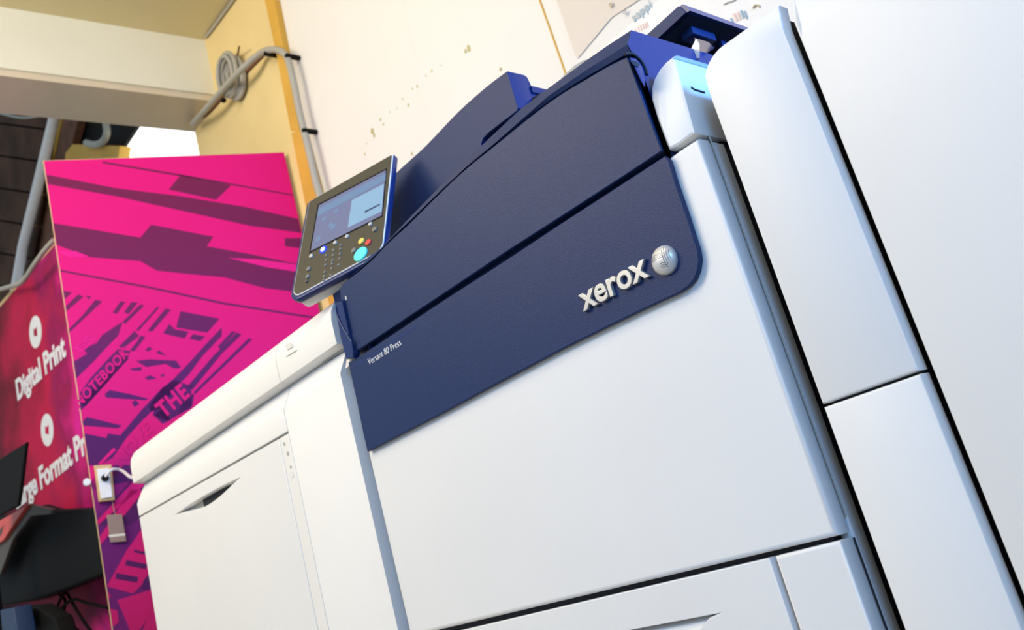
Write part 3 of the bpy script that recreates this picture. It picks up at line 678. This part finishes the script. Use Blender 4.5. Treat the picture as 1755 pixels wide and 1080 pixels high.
def dome():
    bm = bmesh.new(); rings = []
    for i in range(11):
        a = math.pi / 2 * i / 10; r = BR * math.cos(a); h = 0.0115 * math.sin(a)
        if i == 10: top = bm.verts.new((bc.x, bc.y - h, bc.z)); break
        rings.append([bm.verts.new((bc.x + r * math.cos(2 * math.pi * k / 40), bc.y - h, bc.z + r * math.sin(2 * math.pi * k / 40))) for k in range(40)])
    base = [bm.verts.new((v.co.x, bc.y + .002, v.co.z)) for v in rings[0]]
    rings = [base] + rings
    for P, Q in zip(rings, rings[1:]):
        for k in range(40): bm.faces.new((P[k], P[(k + 1) % 40], Q[(k + 1) % 40], Q[k]))
    for k in range(40): bm.faces.new((rings[-1][k], rings[-1][(k + 1) % 40], top))
    bmesh.ops.recalc_face_normals(bm, faces=bm.faces)
    m_ = bpy.data.meshes.new('d'); bm.to_mesh(m_); bm.free(); return finish(m_, 60)
ball = link('logo_ball', dome(), 'ball', npan)
def on_dome(a, b):                            # a, b in -1..1
    r = min(math.hypot(a, b), .999); return Vector((bc.x + a * BR, bc.y - 0.0115 * math.sqrt(1 - r * r) - .00005, bc.z + b * BR))
gm = []
for k in range(4):
    gm.append((tube_mesh([on_dome(-0.93 + 0.17 * i, (0.10 + 0.10 * k) + 0.16 * math.sin((i) / 9 * 2.2) - 0.02 * i) for i in range(9)], [0.0001] + [0.00042] * 7 + [0.0001], 6), 0))
for k in range(4):
    gm.append((tube_mesh([on_dome(0.30 + 0.14 * k + 0.05 * i / 8, 0.62 - 0.17 * i + 0.12 * k) for i in range(8) if math.hypot(0.30 + 0.14 * k + .05 * i / 8, 0.62 - 0.17 * i + .12 * k) < .97], 0.0004, 6), 0))
for k in range(3):
    gm.append((tube_mesh([on_dome(-0.10 + 0.11 * i, -0.28 - 0.14 * k + 0.05 * math.sin(i)) for i in range(6)], 0.00035, 6), 0))
M['groove'] = mat('dark_groove', (0.16, 0.16, 0.17, 1), 0.5, noise=0.05)
link('logo_grooves', merge(gm), 'groove', npan)

# ------------------------------------------------------------------ touch control panel
a_, b_ = math.radians(16.9), math.radians(26.6)
uu = Vector((math.cos(a_), math.sin(a_), 0)); nh = Vector((math.sin(a_), -math.cos(a_), 0))
vv = Vector((0, 0, 1)) * math.cos(b_) - nh * math.sin(b_)               # up along the panel
TLp = PY(525.8, 347, 0.075)
FT = Frame(TLp, uu, vv)                                                # normal towards the operator
def rrect(pts, r, n=6):
    out = []
    m_ = len(pts)
    for i in range(m_):
        p = Vector(pts[i]); a = (Vector(pts[i - 1]) - p).normalized(); b = (Vector(pts[(i + 1) % m_]) - p).normalized()
        rr = r[i] if isinstance(r, (list, tuple)) else r
        ang = a.angle(b); t = rr / math.tan(ang / 2); s, e = p + a * t, p + b * t
        cc = p + (a + b).normalized() * (rr / math.sin(ang / 2))
        a0 = math.atan2(s.y - cc.y, s.x - cc.x); a1 = math.atan2(e.y - cc.y, e.x - cc.x)
        while a1 - a0 > math.pi: a1 -= 2 * math.pi
        while a1 - a0 < -math.pi: a1 += 2 * math.pi
        out += [(cc.x + rr * math.cos(a0 + (a1 - a0) * k / n), cc.y + rr * math.sin(a0 + (a1 - a0) * k / n)) for k in range(n + 1)]
    return out
cornpx = [(526, 347), (675, 262.5), (656.5, 434), (495, 521)]
cor = [FT.px(*p) for p in cornpx]
w_ = (cor[1][0] + cor[2][0] - cor[0][0] - cor[3][0]) / 2; h_ = -(cor[2][1] + cor[3][1] - cor[0][1] - cor[1][1]) / 2
R4 = [0.008, 0.006, 0.022, 0.028]
def ins(d):
    return [(cor[0][0] + d, cor[0][1] - d), (cor[1][0] - d, cor[1][1] - d), (cor[2][0] - d, cor[2][1] + d), (cor[3][0] + d, cor[3][1] + d)]
def ins4(l, r, t, b):
    return [(cor[0][0] + l, cor[0][1] - t), (cor[1][0] - r, cor[1][1] - t), (cor[2][0] - r, cor[2][1] + b), (cor[3][0] + l, cor[3][1] + b)]
cp_ = plate('control_panel', rrect(ins(0), R4), FT, 0.015, 'navy_s', press, 0.003)
plate('panel_trim', rrect(ins4(.0080, .0012, .0020, .0088), [.005, .004, .020, .024]), FT.off(0.0012), 0.004, 'trimw', cp_, 0.0008)
plate('panel_face', rrect(ins4(.0100, .0034, .0042, .0110), [.005, .004, .018, .022]), FT.off(0.0022), 0.004, 'olive', cp_, 0.0006)
low_ = [(cor[3][0] + .010, cor[3][1] + .006), (cor[2][0] - .07, cor[2][1] + .006), (cor[2][0] - .07, cor[2][1] + .10), (cor[3][0] + .010, cor[3][1] + .10)]
plate('panel_underside', rrect(low_, 0.012), FT.off(-0.010), 0.030, 'white_top', cp_, 0.006)
FT2 = FT.off(0.0026)
M['screen'] = mat('lit_screen_blue', srgb(60, 80, 105), 0.25, emit=(srgb(120, 152, 190), 0.42))
M['screen2'] = mat('lit_screen_pale', srgb(70, 90, 110), 0.25, emit=(srgb(150, 195, 225), 0.50))
M['screen3'] = mat('lit_screen_violet', srgb(60, 66, 90), 0.25, emit=(srgb(128, 136, 175), 0.42))
scr = pxplate('screen', [(544.4, 350), (663, 288), (656, 371), (529.4, 434.5)], FT2, 0.0012, 'black', cp_, 0.0004)
pxplate('screen_image', [(546.5, 352), (661, 291.5), (654, 369), (532.5, 430)], FT2.off(0.0005), 0.0006, 'screen3', scr)
pxplate('screen_window', [(603, 343), (658, 315), (654, 362), (596, 390)], FT2.off(0.0008), 0.0003, 'screen2', scr)
pxplate('screen_title_bar', [(546, 358), (661, 297), (660.5, 309), (544, 371)], FT2.off(0.0008), 0.0003, 'screen', scr)
pxplate('screen_text', [(625, 362), (651, 349), (651, 351.5), (625, 365)], FT2.off(0.0012), 0.0003, 'bluebox', scr)
for (x, y, r) in ((567, 385, .006), (577, 362, .006), (571, 389, .008), (556, 376, .006), (546, 410, .007)):
    q = FT2.px(x, y); plate('screen_icon', [(q[0] + r * math.cos(t), q[1] + r * math.sin(t)) for t in [i * math.pi / 6 for i in range(12)]], FT2.off(0.0010), 0.0003, 'screen', scr)
def c4(x, y): return (480 + x / 3.6, 240 + y / 3.6)
def button(name, x, y, r, m, h=0.003):
    q = FT2.px(*c4(x, y)); plate(name, [(q[0] + r * math.cos(t), q[1] + r * math.sin(t)) for t in [i * math.pi / 10 for i in range(20)]], FT2.off(h), h + .001, m, cp_, 0.0008)
M['cyan'] = mat('cyan_key', srgb(90, 200, 195), 0.3, emit=(srgb(60, 200, 190), 0.35))
M['yel'] = mat('yellow_key', srgb(225, 195, 90), 0.4); M['redk'] = mat('red_key', srgb(215, 70, 60), 0.4)
M['bluek'] = mat('blue_lit_ring', srgb(20, 50, 200), 0.3, emit=(srgb(20, 60, 240), 0.8)); M['wk'] = mat('white_lit_key', (1, 1, 1, 1), 0.3, emit=(srgb(200, 225, 255), 0.9))
M['gk'] = mat('grey_key', srgb(120, 118, 112), 0.4, noise=.05); M['lk'] = mat('pale_key', srgb(190, 186, 178), 0.4, noise=.03)
button('start_key', 499, 706, 0.0165, 'cyan')
button('stop_key', 546, 634, 0.0070, 'redk'); button('clear_key', 504, 626, 0.0072, 'yel')
button('power_key_ring', 267, 677, 0.0092, 'bluek', .0015); button('power_key', 267, 677, 0.0055, 'wk', .003)
button('home_key', 194, 718, 0.0048, 'lk'); button('side_key', 178, 797, 0.0050, 'gk'); button('side_key', 172, 845, 0.0050, 'gk'); button('side_key', 165, 873, .0036, 'dgrey')
button('round_key', 457, 683, 0.0058, 'gk'); button('round_key', 586, 553, 0.0058, 'gk'); button('round_key', 559, 521, 0.0044, 'lk')
button('round_key', 415, 597, 0.0044, 'lk'); button('round_key', 342, 636, 0.0044, 'lk')
for (x, y) in ((284, 712), (284, 742), (280, 772), (276, 815), (272, 842), (270, 862), (329, 680), (327, 712), (324, 745), (320, 765), (318, 793), (313, 835), (374, 650), (372, 673), (370, 703), (367, 733), (362, 771)):
    button('number_key', x, y, 0.0030, 'gk', .0015)

# ------------------------------------------------------------------ right-hand units
def unit_prof(zt, ztop): return [(0.0, 0.05), (0.0, zt), (0.010, ztop - .006), (0.014, ztop), (0.70, ztop), (0.70, 0.05)]
def tower(name, x0, x1, zsplit, zt, ztop, r, parent_label, cat, split=True, gapz=0.004):
    cxx = (x0 + x1) / 2
    th = thing(name, parent_label, cat, (cxx, .35, 0))
    def slab(nm, z0, z1, top):
        # outline in x,z with rounded upper left corner, leaning back above zt
        if top:
            o_ = [(x0, z0)] + [(x0, z1 - r - .02)] + [(x0 + r - r * math.cos(a), z1 - r + r * math.sin(a)) for a in [math.pi / 2 * i / 8 for i in range(1, 9)]] + [(x1, z1), (x1, zt), (x1, z0)]
            o_.insert(1, (x0, zt - .02)) if zt - .02 < z1 - r - .02 else None
        else: o_ = [(x0, z0), (x0, z1), (x1, z1), (x1, z0)]
        rng = []
        def lean(z): return 0.0 if z <= zt else (z - zt) * 0.35
        czm = (z0 + z1) / 2
        for d, i_ in ((0.0, 0.0030), (0.0008, 0.0012), (0.003, 0.0), (0.022, 0.0)):
            rng.append([Vector((x + (i_ if x < cxx else -i_), (lean(z) if d < .6 else 0) + d, z + (-i_ if z > czm else i_))) for x, z in o_])
        return link(nm, loft_mesh(rng), 'white', th)
    if split:
        slab('upper_cover', zsplit + gapz / 2, ztop, True); slab('lower_cover', 0.05, zsplit - gapz / 2, False)
        box('gap_shade_frame', (x0 + .004, .018, 0.0), (x1 - .004, .66, ztop - .014), 'dark_in', th)  # dark colour carries the shade of the gaps beside the unit
    else:
        slab('cover', 0.05, ztop, True); box('gap_shade_frame', (x0 + .004, .018, 0.0), (x1 - .004, .66, ztop - .014), 'dark_in', th)  # same dark core, gap shade put into its colour
    return th
tower('interface_module', -0.5445, -0.4235, 0.637, 1.074, 1.108, 0.034, 'narrow white upright module right of the press, split by one seam', 'machine module')
tower('finisher_unit', -0.4095, 0.45, 0.5, 1.070, 1.135, 0.045, 'large plain white finishing unit filling the right edge', 'finishing unit', split=False)

# ------------------------------------------------------------------ papers on the wall
FQ = front(WY - 0.003)
sh = thing('wall_chart', 'white printed chart pinned to the wall above the press, faint blue and red print', 'chart', (-1.0, WY - .01, 2.0))
pxplate('sheet', [(978, 130), (1140, -10), (1330, -80), (1420, 100), (1300, 260), (1000, 230)], FQ, 0.002, 'paper', sh)
M['inkb'] = mat('faded_blue_ink', srgb(150, 178, 196), 0.7); M['inkr'] = mat('faded_red_ink', srgb(238, 205, 196), 0.7); M['inkg'] = mat('faded_grey_ink', srgb(205, 203, 200), 0.7); M['inkt'] = mat('faded_brown_ink', srgb(206, 192, 160), 0.7)
FQ1 = front(WY - 0.0052)
link('chart_lettering', px_text('sappi', FQ1, (1087, 38), (1118, 12), (1080, 24), 0.0004, bold=0.0), 'inkb', sh)
for k, (x, y) in enumerate(((1092, 46), (1096, 44), (1100, 41), (1104, 40), (1107, 38), (1087, 50))):
    pxplate('red_mark', [(x, y), (x + 1.6, y - 1), (x + 4, y + 8), (x + 2.4, y + 9)], FQ1, 0.0004, 'inkr', sh)
for k, (x, y, m_) in enumerate(((1251, 32, 'inkb'), (1256, 24, 'inkr'), (1262, 22, 'inkr'), (1268, 19, 'inkb'), (1274, 20, 'inkb'))):
    pxplate('bar_mark', [(x, y), (x + 3, y - 2), (x + 8, y + 11), (x + 5, y + 13)], FQ1, 0.0004, m_, sh)
def scribble(name, pts, fr_y, r, m_, parent): return tube(name, smooth([tuple(PY(x, y, fr_y)) for x, y in pts], 4), r, m_, parent)
scribble('pen_mark', [(1290, 14), (1294, 9), (1299, 9), (1302, 12)], WY - .006, .0022, 'inkt', sh)
scribble('pen_mark', [(1240, 8), (1247, 4), (1255, 2), (1262, -2)], WY - .006, .0018, 'inkg', sh)
g2 = thing('grey_notice_sheet', 'pale grey notice sheet hanging on the wall left of the white chart', 'notice', (-1.4, WY - .01, 2.1))
pxplate('sheet', [(951, -8), (985, 92), (990, 100), (1048, 30), (1110, -10)], front(WY - .0036), 0.0005, 'paper_g', g2)
scribble('ring_mark', [(1044, 9), (1046, 5), (1049, 7), (1047, 11), (1044, 9)], WY - .010, .0022, 'inkt', g2)
scribble('ring_mark', [(1073, 18), (1069, 20), (1069, 23), (1073, 23)], WY - .010, .002, 'inkg', g2)
